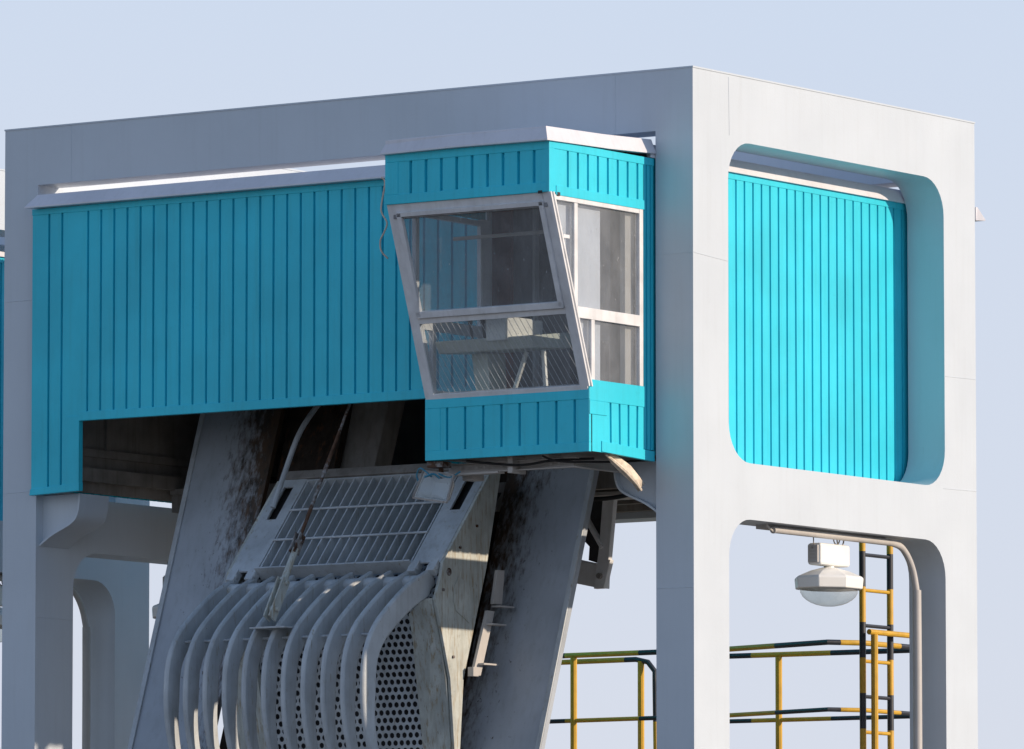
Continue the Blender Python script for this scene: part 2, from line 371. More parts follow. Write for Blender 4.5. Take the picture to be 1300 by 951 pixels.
# floor, joists, inner ledges
mb = MB(); mb.box(-6.9, -.50, 1.75, 4.5, -3.20, -3.15); mb.build('floor', 'floor', ho)
for y in (1.78, 2.55, 3.3, 4.05):
    mb = MB(); mb.box(-6.9, -.50, y, y+.012, -3.36, -3.201); mb.box(-6.9, -.50, y+.012, y+.09, -3.36, -3.348); mb.box(-6.9, -.50, y+.012, y+.09, -3.213, -3.201)
    mb.build('floor_joist', 'floor', ho)
mb = MB(); mb.box(-6.955, -6.84, .1, 4.5, -3.16, -3.04); mb.box(-6.955, -6.90, .1, 4.5, -2.93, -2.86); mb.box(-6.955, -6.93, .1, 4.5, -3.255, -.8)
mb.box(-6.955, -6.905, .82, .86, -2.86, -1.0); mb.build('inner_ledge', 'floor', ho)
mb = MB(); mb.box(-.52, -.502, .1, 4.5, -3.24, -.8); mb.build('inner_lining', 'inside', ho)
mb = MB(); mb.box(-6.9, -.54, 3.9, 3.94, -3.14, -.68); mb.build('rear_lining', 'inside', ho)
mb = MB(); mb.box(-6.94, -.53, -.02, 4.5, -.72, -.68); mb.build('ceiling_lining', 'inside', ho)

# ------------------------------------------------------------------ operator cabin
ca = thing('operator_cabin', (-1.24, -.8, -3.31), 'teal ribbed control cabin with outward leaning windows jutting from the front wall', 'control cabin')
xl, xr = -2.075, -.40; yu, yl = -1.555, -.97
zt, zb, zw0, zw1 = -.75, -3.30, -2.79, -1.18
mb = MB(); sheet(mb, (xl, yu, 0), (1,0,0), (0,-1,0), xr-xl, zw1, zt, [.26+.158*i for i in range(9)], jit=.0, gw=.03); mb.build('front_header', 'teal', ca)
mb = MB(); mb.box(xl-.003, xr+.003, yu-.006, yu+.03, -.825, -.755); mb.box(xl-.003, xr+.003, yu-.006, yu+.03, -1.182, -1.10)
mb.box(xl-.004, xl+.13, yu-.005, yu+.03, -1.10, -.825); mb.box(xr-.07, xr+.002, yu-.004, yu+.03, -1.10, -.825); mb.build('header_trim', 'teal', ca, bevel=.003)
mb = MB(); sheet(mb, (xr, yu+.045, 0), (0,1,0), (1,0,0), -yu-.205, zw1, zt, [.23+.148*i for i in range(8)], gw=.03); mb.build('side_header', 'teal', ca)
mb = MB(); mb.box(xr-.03, xr+.005, yu-.005, yu+.075, -1.178, -.76); mb.box(xr-.03, xr+.006, yu+.0, -.0, -.815, -.75); mb.box(xr-.03, xr+.007, yu+.10, -.13, -1.20, -1.12)
mb.build('header_trim', 'teal', ca, bevel=.003)
mb = MB(); sheet(mb, (xl, -.09, 0), (0,-1,0), (-1,0,0), -yu-.1, zw1, zt, [.1+.15*i for i in range(9)]); mb.build('side_header', 'teal', ca)
# lower skirt
mb = MB(); sheet(mb, (xl, yl, 0), (1,0,0), (0,-1,0), xr-xl, zb, zw0, [.22+.187*i for i in range(8)], gw=.026); mb.build('front_skirt', 'teal', ca)
mb = MB(); mb.box(xl-.004, xr+.003, yl-.006, yl+.03, -2.865, -2.775); mb.box(xl-.004, xr+.003, yl-.006, yl+.03, -3.305, -3.225)
mb.box(xl-.005, xl+.15, yl-.005, yl+.03, -3.225, -2.865); mb.box(xr-.11, xr+.002, yl-.004, yl+.03, -3.225, -2.865); mb.build('skirt_trim', 'teal', ca, bevel=.003)
mb = MB(); sheet(mb, (xr, yl+.046, 0), (0,1,0), (1,0,0), -yl-.205, zb, zw0, [.27+.135*i for i in range(4)], gw=.028, jit=.012); mb.build('side_skirt', 'teal', ca)
mb = MB(); mb.box(xr-.03, xr+.006, yl+.0, -.15, -2.875, -2.70); mb.box(xr-.03, xr+.008, yl+.0, yl+.26, -2.99, -2.875)
mb.hexa([(xr-.03, yl+.18, -3.296), (xr+.009, yl+.18, -3.296), (xr+.009, -.002, -3.326), (xr-.03, -.002, -3.326)],
        [(xr-.03, yl+.18, -3.205), (xr+.009, yl+.18, -3.205), (xr+.009, -.002, -3.24), (xr-.03, -.002, -3.24)])
mb.build('skirt_trim', 'teal', ca, bevel=.003)
mb = MB(); sheet(mb, (xl, -.09, 0), (0,-1,0), (-1,0,0), -yl-.1, zb, zw0, [.1+.15*i for i in range(5)]); mb.build('side_skirt', 'teal', ca)
# corner jamb beside the grey column: three ribs
mb = MB(); sheet(mb, (xr, -.155, 0), (0,1,0), (1,0,0), .15, -3.23, -.76, [.045, .105], gw=.02, gd=.028)
mb.build('rear_jamb', 'teal', ca)
MB().box(xr-.005, xr+.010, yu+.11, yu+.15, -1.205, -1.175).build('corner_gasket', 'dark', ca); MB().box(xr-.105, xr-.065, yu-.011, yu-.004, -1.192, -1.168).build('corner_gasket', 'dark', ca)
# roof
mb = MB(); mb.hexa([(-2.06, -1.58, -.69), (-.42, -1.58, -.69), (-.42, .0, -.64), (-2.06, .0, -.64)], [(-2.06, -1.58, -.640), (-.42, -1.58, -.640), (-.42, .0, -.592), (-2.06, .0, -.592)])
mb.build('roof', 'white', ca)
f = MB(); fascia(f, [(-2.045, -.02, .047), (-2.045, -1.565, -.004), (-1.3, -1.572, .004), (-.418, -1.575, -.002), (-.418, -.7, .018), (-.418, -.008, .047)], -.632, -.757, .048); f.build('fascia', 'white', ca)
# floor and underframe
mb = MB(); mb.box(xl+.05, xr-.05, yl+.05, .1, -3.29, -3.25); mb.build('floor', 'floor', ca)
mb = MB()
mb.box(-2.03, -.74, -.70, -.692, -3.40, -3.325); mb.box(-2.03, -.74, -.74, -.70, -3.408, -3.398); mb.box(-2.03, -.74, -.74, -.70, -3.33, -3.322)
mb.box(-.748, -.74, -.692, -.02, -3.40, -3.325); mb.box(-.74, -.70, -.74, -.02, -3.408, -3.398); mb.box(-.74, -.70, -.74, -.02, -3.33, -3.322)
mb.box(-1.35, -1.30, -.80, -.60, -3.43, -3.29); mb.box(-2.0, -1.45, -.80, -.70, -3.425, -3.409); mb.box(-1.0, -.93, -.80, -.60, -3.32, -3.29)
for i in range(14): mb.box(-1.98+i*.085, -1.96+i*.085, -.7425, -.7395, -3.375, -3.352)
mb.build('underframe', 'conduit', ca, bevel=.002)
mb = MB(); mb.tube(spline([(-1.7,-.9,-3.32), (-1.5,-.85,-3.345), (-1.2,-.8,-3.37), (-.9,-.78,-3.345), (-.6,-.6,-3.33)]), .011, 8); mb.tube(spline([(-.95,-.86,-3.31), (-.8,-.84,-3.36), (-.6,-.6,-3.36), (-.5,-.3,-3.34)]), .009, 8)
mb.build('underfloor_cable', 'rubber', ca, smooth=True)
# torn insulation hanging out at the corner
P = [(-.47,-.62,-3.285), (-.46,-.50,-3.34), (-.43,-.37,-3.42), (-.42,-.24,-3.50), (-.42,-.16,-3.56)]
mb = MB(); vs = []; fs = []
wd = [.03, .055, .07, .075, .05]
for i, p in enumerate(P):
    for s_, dz in ((-1, 0), (0, .028), (1, .0)):
        j = random.uniform(-.012, .012)
        vs.append((p[0]+.006*s_, p[1]+wd[i]*.55*s_+j, p[2]+dz*.6+wd[i]*.45*s_+j))
for i in range(len(P)-1):
    for k in range(2): fs.append((i*3+k, i*3+k+1, (i+1)*3+k+1, (i+1)*3+k))
mb.add(vs, fs); mb.tube([(p[0]+.01, p[1]-.02, p[2]-.02) for p in P], [.01, .017, .022, .02, .012], 7)
o = mb.build('torn_insulation', 'foil', ca, smooth=True); md = o.modifiers.new('s', 'SOLIDIFY'); md.thickness = .006

# windows ------------------------------------------------------------
def slope(z):   # y of the leaning front glazing plane at height z
    t = (zw1-z)/(zw1-zw0); return -1.54+t*(-.975+1.54)
fd = Vector((0, -.975+1.54, zw0-zw1)).normalized(); fn = Vector((0, fd.z, -fd.y))   # down the slope, outward
def fbar(mb, x0, z0, x1, z1, w, d=.05, out=0.):
    a = Vector((x0, slope(z0), z0))+fn*(out-d/2); b = Vector((x1, slope(z1), z1))+fn*(out-d/2)
    up = fn; mb.bar(a, b, w, d, up=up); return mb
wf = MB()
fbar(wf, xl+.045, zw1+.0, xl+.045, zw0, .09, .06); fbar(wf, xr-.045, zw1, xr-.045, zw0, .075, .06)
fbar(wf, xl+.085, zw1-.035, xr-.085, zw1-.035, .07, .058, .002); fbar(wf, xl+.085, -2.145, xr-.083, -2.145, .05, .058, -.003)
fbar(wf, xl+.085, zw0+.02, xr-.083, zw0+.02, .045, .058, .0)
win = wf.build('front_window', 'frame', ca, bevel=.003)
sf = MB()   # opening sash round the upper pane
fbar(sf, xl+.115, zw1-.07, xl+.115, -2.105, .045, .04, .022); fbar(sf, xr-.105, zw1-.07, xr-.105, -2.105, .045, .04, .022)
fbar(sf, xl+.09, zw1-.085, xr-.085, zw1-.085, .04, .038, .022); fbar(sf, xl+.09, -2.09, xr-.085, -2.09, .055, .038, .022)
sf.build('sash', 'frame', win, bevel=.003)
def pane(za, zb_, xa, xb, name='pane'):
    m = MB(); o1 = fn*-.012; o2 = fn*-.018
    q = [Vector((x, slope(z), z)) for x, z in ((xa, za), (xb, za), (xb, zb_), (xa, zb_))]
    m.hexa([p+o2 for p in q], [p+o1 for p in q]); return m.build(name, 'glass', win)
pane(zw1-.06, -2.10, xl+.10, xr-.09); pane(-2.15, zw0+.02, xl+.08, xr-.08)
# corner post strips seen on the sun side
cp = MB()
for off, wdt in ((-.012, .02), (.03, .018)):
    a = Vector((xr+.004, slope(zw1-.0)+off, zw1)); b = Vector((xr+.004, slope(zw0)+off, zw0+.03)); cp.bar(a, b, wdt, .03, up=(1,0,0))
cp.build('corner_strip', 'frame', ca, bevel=.002)
# side windows (both sides)
def side_window(x, s):
    m = MB(); t = .045
    def B(y0, z0, y1, z1, w_, dd=t, ox=0): m.bar((x-s*(dd/2)+ox*s, y0, z0), (x-s*(dd/2)+ox*s, y1, z1), w_, dd, up=(1,0,0))
    B(slope(-1.2)+.07, -1.215, -.20, -1.215, .045); B(slope(-2.15)+.06, -2.15, -.205, -2.15, .095, t, .002); B(slope(zw0)+.06, -2.715, -.20, -2.715, .03)
    B(-1.155, -1.24, -1.155, -2.105, .05, t, -.002); B(-.905, -2.19, -.905, -2.70, .05, t, -.002)
    B(-.19, -1.19, -.19, -2.70, .055, t, .003); B(slope(-1.2)+.055, -1.2, slope(zw0)+.055, zw0+.02, .04, t, -.003)
    o = m.build('side_window', 'frame', ca, bevel=.003)
    g_ = MB(); q = [(slope(-1.2)+.06, -1.23), (-.21, -1.23), (-.21, -2.11), (slope(-2.11)+.06, -2.11)]
    g_.prism(q, 'x', x-s*.028, x-s*.022); g_.build('pane', 'glass', o)
    g_ = MB(); q = [(slope(-2.19)+.06, -2.19), (-.21, -2.19), (-.21, -2.705), (slope(-2.70)+.06, -2.705)]
    g_.prism(q, 'x', x-s*.028, x-s*.022); g_.build('pane', 'glass', o)
    return o
sw = side_window(xr, 1); side_window(xl, -1)
MB().box(xr-.006, xr+.012, -1.36, -1.27, -1.55, -1.52).build('latch', 'frame', sw, bevel=.002)
mb = MB(); mb.box(xl-.0, xl+.045, -.205, -.09, zw0, zw1); mb.build('rear_jamb', 'frame', ca)
# pale sheet inside the side window, standing in for sky reflected in its panes
mb = MB(); mb.prism([(slope(-1.22)+.10, -1.22), (-.70, -1.22), (-.70, -2.72), (slope(-2.72)+.10, -2.72)], 'x', xr-.075, xr-.072); mb.build('pane_reflection', 'pane_reflection', ca)
mb = MB(); mb.box(xr-.12, xr-.07, -.33, -.20, -2.74, -1.2); mb.build('inner_post', 'conduit', ca)
# inside: rear partition with a brown door and posts
mb = MB(); mb.box(-3.3, -.53, .42, .45, -2.6, -.74); mb.build('rear_partition', 'inside', ca)
mb = MB(); mb.box(-2.37, -2.14, .38, .417, -2.58, -1.0); mb.build('inner_door', 'brown', ca)
mb = MB(); mb.box(-2.12, -2.045, -.085, -.04, -3.2, -.9); mb.box(-2.56, -2.51, .36, .417, -2.58, -.9); mb.box(-1.9, -1.87, .36, .417, -2.58, -1.0); mb.build('door_post', 'frame', ca)
mb = MB(); mb.box(xl+.06, xr-.06, -1.5, -.0, -.79, -.76); mb.build('ceiling', 'inside', ca)
mb = MB(); mb.box(xl+.03, xr-.2, -.62, -.59, -1.40, -1.37); mb.build('inner_bar', 'conduit', ca, bevel=.003)  # plain bar across the cabin behind the upper pane
mb = MB(); mb.box(xl+.05, xr-.05, -1.51, -1.46, -1.30, -1.19); mb.build('inner_header', 'inside', ca)
# thin rods behind the lower pane, drawing its diagonal reflections as solid lines
mb = MB()
for i in range(32):
    x0 = xl-.14+i*.058; za, zc = -2.17, -2.77; x1 = x0+.26; p0, p1 = (x0, za), (x1, zc)
    if x0 < xl+.09:
        t_ = (xl+.09-x0)/.26; p0 = (xl+.09, za+(zc-za)*t_)
    if x1 > xr-.09:
        t_ = (xr-.09-x0)/.26
        if t_ <= .05: continue
        p1 = (xr-.09, za+(zc-za)*t_)
    if p0[0] >= p1[0]: continue
    a = Vector((p0[0], slope(p0[1]), p0[1]))-fn*.05; b = Vector((p1[0], slope(p1[1]), p1[1]))-fn*.05; mb.tube([a, b], .0022, 5)
for z in (-2.17, -2.77): mb.tube([Vector((xl+.09, slope(z), z))-fn*.05, Vector((xr-.09, slope(z), z))-fn*.05], .006, 6)
mb.build('reflection_lines', 'frame', ca)

# console and chair stand inside the cabin
co = thing('control_console', (-1.5, -.6, -3.25), 'pale green control desk behind the lower cabin windows', 'console')
mb = MB(); mb.prism([(-.98, -2.30), (-.92, -2.40), (-.35, -2.36), (-.35, -2.22)], 'x', -1.98, -1.0); mb.build('desk_top', 'desk', co, bevel=.01)
mb = MB(); mb.hexa([(-1.70,-.66,-3.25), (-1.56,-.66,-3.25), (-1.56,-.45,-3.25), (-1.70,-.45,-3.25)], [(-1.78,-.72,-2.395), (-1.62,-.72,-2.395), (-1.62,-.45,-2.375), (-1.78,-.45,-2.375)]); mb.build('pedestal', 'desk', co, bevel=.006)
mb = MB(); mb.box(-1.42, -1.22, -1.02, -.46, -2.33, -2.12); mb.build('instrument_box', 'lamp', co, bevel=.012)
mb = MB(); mb.tube([(-1.05,-.7,-2.4), (-.98,-.74,-2.95)], .022, 8); mb.tube([(-1.25,-.66,-2.4), (-1.38,-.7,-2.8)], .02, 8); mb.build('desk_leg', 'lamp', co)
for x in (-1.85, -1.72): MB().tube([(x,-.6,-2.28), (x,-.64,-2.12)], .012, 8).tube([(x,-.64,-2.13), (x,-.642,-2.09)], .022, 8).build('control_lever', 'rubber', co)
ch = thing('operator_chair', (-.95, -.40, -3.25), 'dark upholstered chair behind the console in the cabin', 'chair')
MB().box(-1.15,-.72,-.6,-.2,-2.80,-2.72).build('seat', 'seat', ch, bevel=.02); MB().box(-1.12,-.75,-.22,-.14,-2.72,-2.30).build('backrest', 'seat', ch, bevel=.02)
MB().tube([(-.93,-.4,-3.25), (-.93,-.4,-2.8)], .03, 10).build('leg', 'steel', ch)

# ------------------------------------------------------------------ guide girders
def girder(x0, x1, inner, label, dy=0):
    gi = thing('guide_girder', ((x0+x1)/2, .1, DECK), label, 'girder', 'inclined guide girders for the rake')
    def Y(z): return .914+dy+(z+3.30)*.342
    zt_, zb_ = -1.3, DECK; n = Vector((0, -1, .342)).normalized()
    th = .055
    vs = []
    for z in (zb_, zt_):
        for x in (x0, x1):
            for d in (0, th): vs.append((x, Y(z)+d, z))
    m = MB(); m.add(vs, [(0,2,6,4), (1,5,7,3), (0,4,5,1), (2,3,7,6), (0,1,3,2), (4,6,7,5)])
    o = m.build('web', 'girder', gi)
    uv = o.data.uv_layers.new(name='stain')
    for lp in o.data.loops:
        co_ = o.data.vertices[lp.vertex_index].co+Vector(gi['_org']); u = (co_.x-x0)/(x1-x0)
        if inner < 0: u = 1-u
        uv.data[lp.index].uv = (u, (co_.z-ZO-zb_)/(zt_-zb_))
    ra, rb = (x0-.32, x0+.02) if inner < 0 else (x1-.02, x1+.60)
    e = MB(); e.hexa([(ra, Y(zb_)+.17, zb_), (rb, Y(zb_)+.17, zb_), (rb, Y(zb_)+.26, zb_), (ra, Y(zb_)+.26, zb_)], [(ra, Y(zt_)+.17, zt_), (rb, Y(zt_)+.17, zt_), (rb, Y(zt_)+.26, zt_), (ra, Y(zt_)+.26, zt_)])
    e.build('guide_rail', 'grimy', gi)
    for xa in ((x1-.05,) if inner < 0 else (x0,)):
        e = MB(); e.hexa([(xa, Y(zb_)-.02, zb_), (xa+.05, Y(zb_)-.02, zb_), (xa+.05, Y(zb_)-.001, zb_), (xa, Y(zb_)-.001, zb_)],
                         [(xa, Y(zt_)-.02, zt_), (xa+.05, Y(zt_)-.02, zt_), (xa+.05, Y(zt_)-.001, zt_), (xa, Y(zt_)-.001, zt_)])
        e.build('edge_flange', 'greyold', gi, bevel=.003)
    return gi
gr = girder(-2.835, -1.895, -1, 'inclined grey guide girder right of the rake, dark streaked down its inner side', .38)
girder(-6.10, -5.20, 1, 'inclined grey guide girder left of the rake, dark stained beside it')
# hinge hanger under the floor
hg = thing('hinge_hanger', (-2.45, 2.2, -4.2), 'pale grey bolted hanger bracket below the floor, right of the stained right girder', 'bracket')
mb = MB(); mb.prism([(-2.425,-3.37), (-2.30,-3.37), (-2.365,-3.95), (-2.345,-3.95), (-2.415,-4.20), (-2.525,-4.20), (-2.47,-3.85)], 'y', 2.20, 2.26); mb.build('hanger_bar', 'frame', hg, bevel=.006)
mb = MB(); mb.hexa([(-2.95,2.24,-4.10), (-2.515,2.24,-4.19), (-2.515,2.44,-4.19), (-2.95,2.44,-4.10)], [(-2.95,2.24,-3.89), (-2.505,2.24,-3.985), (-2.505,2.44,-3.985), (-2.95,2.44,-3.89)]); mb.build('hinge_beam', 'frame', hg, bevel=.006)
mb = MB(); mb.bar((-2.68, 2.21, -3.46), (-2.43, 2.21, -3.84), .03, .065, up=(0,1,0)); mb.build('brace', 'frame', hg, bevel=.004)
mb = MB(); mb.prism([(-2.60,-3.37), (-2.44,-3.37), (-2.49,-3.98), (-2.62,-3.94), (-2.61,-3.82), (-2.76,-3.68), (-2.76,-3.60), (-2.60,-3.60)], 'y', 2.262, 2.28); mb.build('gusset', 'dark', hg)
mb = MB(); mb.tube([(-2.45,2.20,-4.09), (-2.45,2.165,-4.09)], .026, 8); mb.build('bolt', 'steel', hg)
mb = MB(); mb.box(-3.0,-1.2,2.0,2.5,-3.40,-3.365); mb.build('mounting_plate', 'conduit', hg, bevel=.004)
mb = MB(); mb.tube(spline([(-2.6,1.4,-3.36), (-2.2,1.5,-3.46), (-1.8,1.6,-3.45), (-1.4,1.7,-3.33)]), .02, 8, 0); mb.tube([(-1.5,1.75,-3.40), (-.5,1.75,-3.42)], .018, 8)
tag(mb.build('slack_cable', 'rubber', smooth=True), 'black slack cable drooping below the house floor beside the right girder', 'cable')

# dark guide mast inside, seen above the rake
ms = thing('hoist_mast', (-4.4, 1.5, -3.7), 'dark grey mast rising behind the top of the rake into the house', 'mast')
mb = MB(); mb.hexa([(-4.78,1.15,-3.7), (-4.32,1.15,-3.7), (-4.32,1.4,-3.7), (-4.78,1.4,-3.7)], [(-4.45,1.75,-1.2), (-4.08,1.75,-1.2), (-4.08,2.0,-1.2), (-4.45,2.0,-1.2)])
mb.build('mast_box', 'floor', ms, bevel=.01)
mb = MB(); mb.box(-4.95,-2.5,1.3,1.45,-3.55,-3.30); mb.build('cross_beam', 'floor', ms, bevel=.01)

# ------------------------------------------------------------------ trash rake
rk = thing('trash_rake', (-3.72, -.3, -5.6), 'grey steel trash rake with a slatted back and a row of curved tines', 'trash rake')
XR, XL = -2.585, -4.855
pa = Vector((0, .67, -3.257)); pb = Vector((0, -.046, -4.086)); pd = (pb-pa); pn = Vector((0, pd.z, -pd.y)).normalized()   # outward (front-up)
if pn.y > 0: pn = -pn
def RP(t, off=0, x=0): q = pa+pd*t+pn*off; return Vector((x, q.y, q.z))
def rbar(m, x0, x1, t0, t1, o0, o1):      # block on the inclined deck: x range, t range along the slope, depth range
    m.hexa([RP(t0,o0,x0), RP(t0,o0,x1), RP(t1,o0,x1), RP(t1,o0,x0)], [RP(t0,o1,x0), RP(t0,o1,x1), RP(t1,o1,x1), RP(t1,o1,x0)]); return m
for xa, s in ((XR, -1), (XL, 1)):
    m = MB(); x0, x1 = sorted((xa, xa+s*.30)); sl0, sl1 = (x0+.09, x0+.195) if s > 0 else (x0+.105, x0+.21)
    rbar(m, x0, x1, -.03, .05, -.02, 0); rbar(m, x0, sl0, .05, .42, -.02, 0); rbar(m, sl1, x1, .05, .42, -.02, 0); rbar(m, x0, x1, .42, 1.0, -.02, 0)
    m.build('flange_plate', 'greyold', rk, bevel=.002)
    m = MB(); rbar(m, x0+.03, x1-.02, -.02, .46, -.095, -.085); m.build('slot_shade', 'dark', rk)  # dark sheet added under the slot so it reads as deep shade
nb = 17; xa, xb = XL+.32, XR-.32
for i in range(nb):
    x = xa+(xb-xa)*i/(nb-1); m = MB(); rbar(m, x-.007, x+.007, 0, .995, -.085, -.002); m.build('slat', 'greyold', rk)
for t in (.33, .665):
    m = MB(); m.tube([RP(t, .006, XL+.30), RP(t, .006, XR-.30)], .011, 8); m.build('cross_rod', 'greyold', rk)
m = MB(); rbar(m, XL+.301, XR-.301, -.012, -.001, -.10, .008); m.build('top_ledge', 'greyold', rk)
m = MB(); rbar(m, XL+.0, XR-.0, -.12, -.032, -.12, .012); m.build('top_rail', 'floor', rk, bevel=.003)
m = MB(); rbar(m, XL+.30, XR-.30, 1.0, 1.015, -.10, .045); m.build('bottom_ledge', 'greyold', rk, bevel=.002)
# hinge lugs at the corners
for x0 in (XR-.30, XR-.10, XL+.02, XL+.22):
    m = MB(); rbar(m, x0, x0+.085, .985, 1.10, -.06, .015); m.tube([RP(1.05, -.01, x0-.008), RP(1.05, -.01, x0+.093)], .022, 10); m.build('hinge_lug', 'greyold', rk, bevel=.004)
# side plates
prof = [(.69,-3.235), (.67,-3.257), (-.046,-4.086), (-.075,-4.20), (-.159,-4.41), (-.07,-4.67), (.063,-5.083), (.15,-5.93), (.19,-5.93), (.262,-5.074), (.602,-4.103), (.78,-3.407), (.83,-3.22)]
for x in (XR, XL-.03):
    m = MB(); m.prism([(y, z-.004) for y, z in prof], 'x', x+.001, x+.031); m.build('side_plate', 'plate', rk, bevel=.003)
m = MB(); m.tube([(XR+.028,.04,-4.17), (XR+.036,.04,-4.17)], .035, 12); m.build('pin_cap', 'rust', rk)
m = MB(); m.prism([(.12,-4.28), (.18,-4.20), (.42,-4.30), (.46,-4.38), (.42,-4.52), (.34,-4.60), (.14,-4.50), (.10,-4.42)], 'x', XR+.031, XR+.040); m.build('doubler_patch', 'plate', rk, bevel=.004)
# lower front cheek plates, facing forward
for x0, x1, s in ((XR-.005, XR-.24, 1), (XL+.005, XL+.24, -1)):
    m = MB()
    A = [(x0, -.163, -4.405), (x0-.09*s, -.166, -4.41), (x0-.27*s, -.125, -4.53), (x0-.285*s, .045, -5.09), (x0-.30*s, .15, -5.93), (x0, .15, -5.93), (x0, .045, -5.09), (x0, -.085, -4.67)]
    B_ = [(a, b+.02, c) for a, b, c in A]; n_ = len(A)
    m.add(A+B_, [tuple(range(n_)), tuple(range(2*n_-1, n_-1, -1))]+[(i, (i+1) % n_, n_+(i+1) % n_, n_+i) for i in range(n_)])
    m.build('cheek_plate', 'plate', rk)
# perforated back sheet, real holes
def perforated():
    path = [(.80,-3.36), (.05,-4.22), (-.09,-4.47), (.085,-5.09), (.17,-5.93)]
    L_ = [0]; 
    for i in range(len(path)-1): L_.append(L_[-1]+math.dist(path[i], path[i+1]))
    def at(s_):
        for i in range(len(path)-1):
            if s_ <= L_[i+1] or i == len(path)-2:
                t = (s_-L_[i])/(L_[i+1]-L_[i]); return (path[i][0]+(path[i+1][0]-path[i][0])*t, path[i][1]+(path[i+1][1]-path[i][1])*t)
    p = .066; nx = int((XR-XL-.04)/p); ns = int(L_[-1]/p); x0 = XL+.02; m = MB(); nseg = 8
    idx = {}
    def V(a, b):
        k = (round(a, 4), round(b, 4))
        if k not in idx: y, z = at(b); idx[k] = len(m.v); m.v.append((x0+a, y, z))
        return idx[k]
    for r_ in range(ns):
        sh = (r_ % 2)*p/2
        for c_ in range(nx):
            a0, b0 = c_*p+sh, r_*p
            ring = []
            for k in range(nseg):
                t = 2*math.pi*(k+.5)/nseg; ring.append(V(a0+p/2+.0255*math.cos(t), b0+p/2+.0255*math.sin(t)))
            cor = [V(a0+p, b0+p), V(a0, b0+p), V(a0, b0), V(a0+p, b0)]
            # ring[k] angles 22.5,67.5,...: two per corner
            for q in range(4):
                k0, k1, k2 = 2*q, 2*q+1, (2*q+2) % 8
                m.f.append((cor[q], ring[k1], ring[k0])); m.mi.append(0)
                m.f.append((cor[q], cor[(q+1) % 4], ring[k2], ring[k1])); m.mi.append(0)
    return m
pm = perforated(); o = pm.build('perforated_sheet', 'greyold', rk); md = o.modifiers.new('s', 'SOLIDIFY'); md.thickness = .006
m = MB(); m.prism([(.88,-3.44), (.17,-4.25), (.04,-4.47), (.19,-5.09), (.24,-5.93), (.25,-5.93), (.20,-5.09), (.05,-4.47), (.18,-4.24), (.89,-3.43)], 'x', XL+.04, XR-.01); m.build('hole_shade', 'dark', rk)  # dark sheet added behind the perforations, painting shade into the holes
# cross pipe behind the tine roots
m = MB(); m.tube([(XL+.02,-.15,-4.265), (XR-.11,-.15,-4.265)], .062, 18); m.build('cross_pipe', 'greyold', rk, smooth=True)
# tines
outer = spline([(0,-.055,-4.135), (0,-.25,-4.215), (0,-.43,-4.31), (0,-.70,-4.50), (0,-.90,-4.68), (0,-1.02,-4.89), (0,-1.06,-5.13), (0,-1.05,-5.4), (0,-.97,-5.7), (0,-.80,-6.0)], 4)
def tine(x):
    m = MB(); n_ = len(outer); vs = []
    for i, p in enumerate(outer):
        t = (outer[min(i+1, n_-1)]-outer[max(i-1, 0)]).normalized(); nr = Vector((0, -t.z, t.y))   # inward
        if nr.y < 0: nr = -nr
        wd_ = (.23-.04*min(1, i/(n_*.55)))*(1 if i < n_*.7 else 1-.6*(i-n_*.7)/(n_*.3))
        if i < 3: wd_ = .15+.017*i
        q = p+nr*wd_
        for px, pp in ((-.024, p), (.024, p), (.024, q), (-.024, q)): vs.append((x+px, pp.y, pp.z))
    fs = [(i*4+k, i*4+(k+1) % 4, i*4+4+(k+1) % 4, i*4+4+k) for i in range(n_-1) for k in range(4)]+[(3,2,1,0), tuple((n_-1)*4+k for k in range(4))]
    m.add(vs, fs); return m.build('tine', 'greyold', rk, bevel=.019, smooth=True)
for i in range(11): tine(-4.78+.21*i)
m = MB(); m.tube([(XL+.08,-.80,-4.74), (XR-.10,-.80,-4.74)], .012, 8); m.build('tine_rod', 'greyold', rk)
m = MB(); m.box(-3.93, -3.55, -.98, -.70, -4.665, -4.650); m.build('clevis_shelf', 'greyold', rk, bevel=.002)
# guide shoe ladder bracket on the right
m = MB(); m.hexa([(XR+.07,.30,-5.05), (XR+.10,.30,-5.05), (XR+.10,.42,-5.05), (XR+.07,.42,-5.05)], [(XR+.07,.52,-4.48), (XR+.10,.52,-4.48), (XR+.10,.63,-4.48), (XR+.07,.63,-4.48)])
m.hexa([(XR+.07,.60,-4.42), (XR+.10,.60,-4.42), (XR+.10,.74,-4.42), (XR+.07,.74,-4.42)], [(XR+.07,.67,-4.12), (XR+.10,.67,-4.12), (XR+.10,.78,-4.12), (XR+.07,.78,-4.12)])
for z, y in ((-4.44,.62), (-4.60,.50), (-4.95,.38)): m.box(XR+.07, XR+.16, y, y+.22, z-.008, z+.008)
m.box(XR+.06, XR+.12, .28, .36, -5.06, -4.98); m.build('guide_shoe', 'conduit', rk, bevel=.003)
# bolts
for (y, z) in ((-.05,-4.33), (.10,-4.9), (.2,-3.95), (.45,-3.75)): MB().tube([(XR+.03,y,z), (XR+.045,y,z)], .014, 6).build('bolt', 'rust', rk)

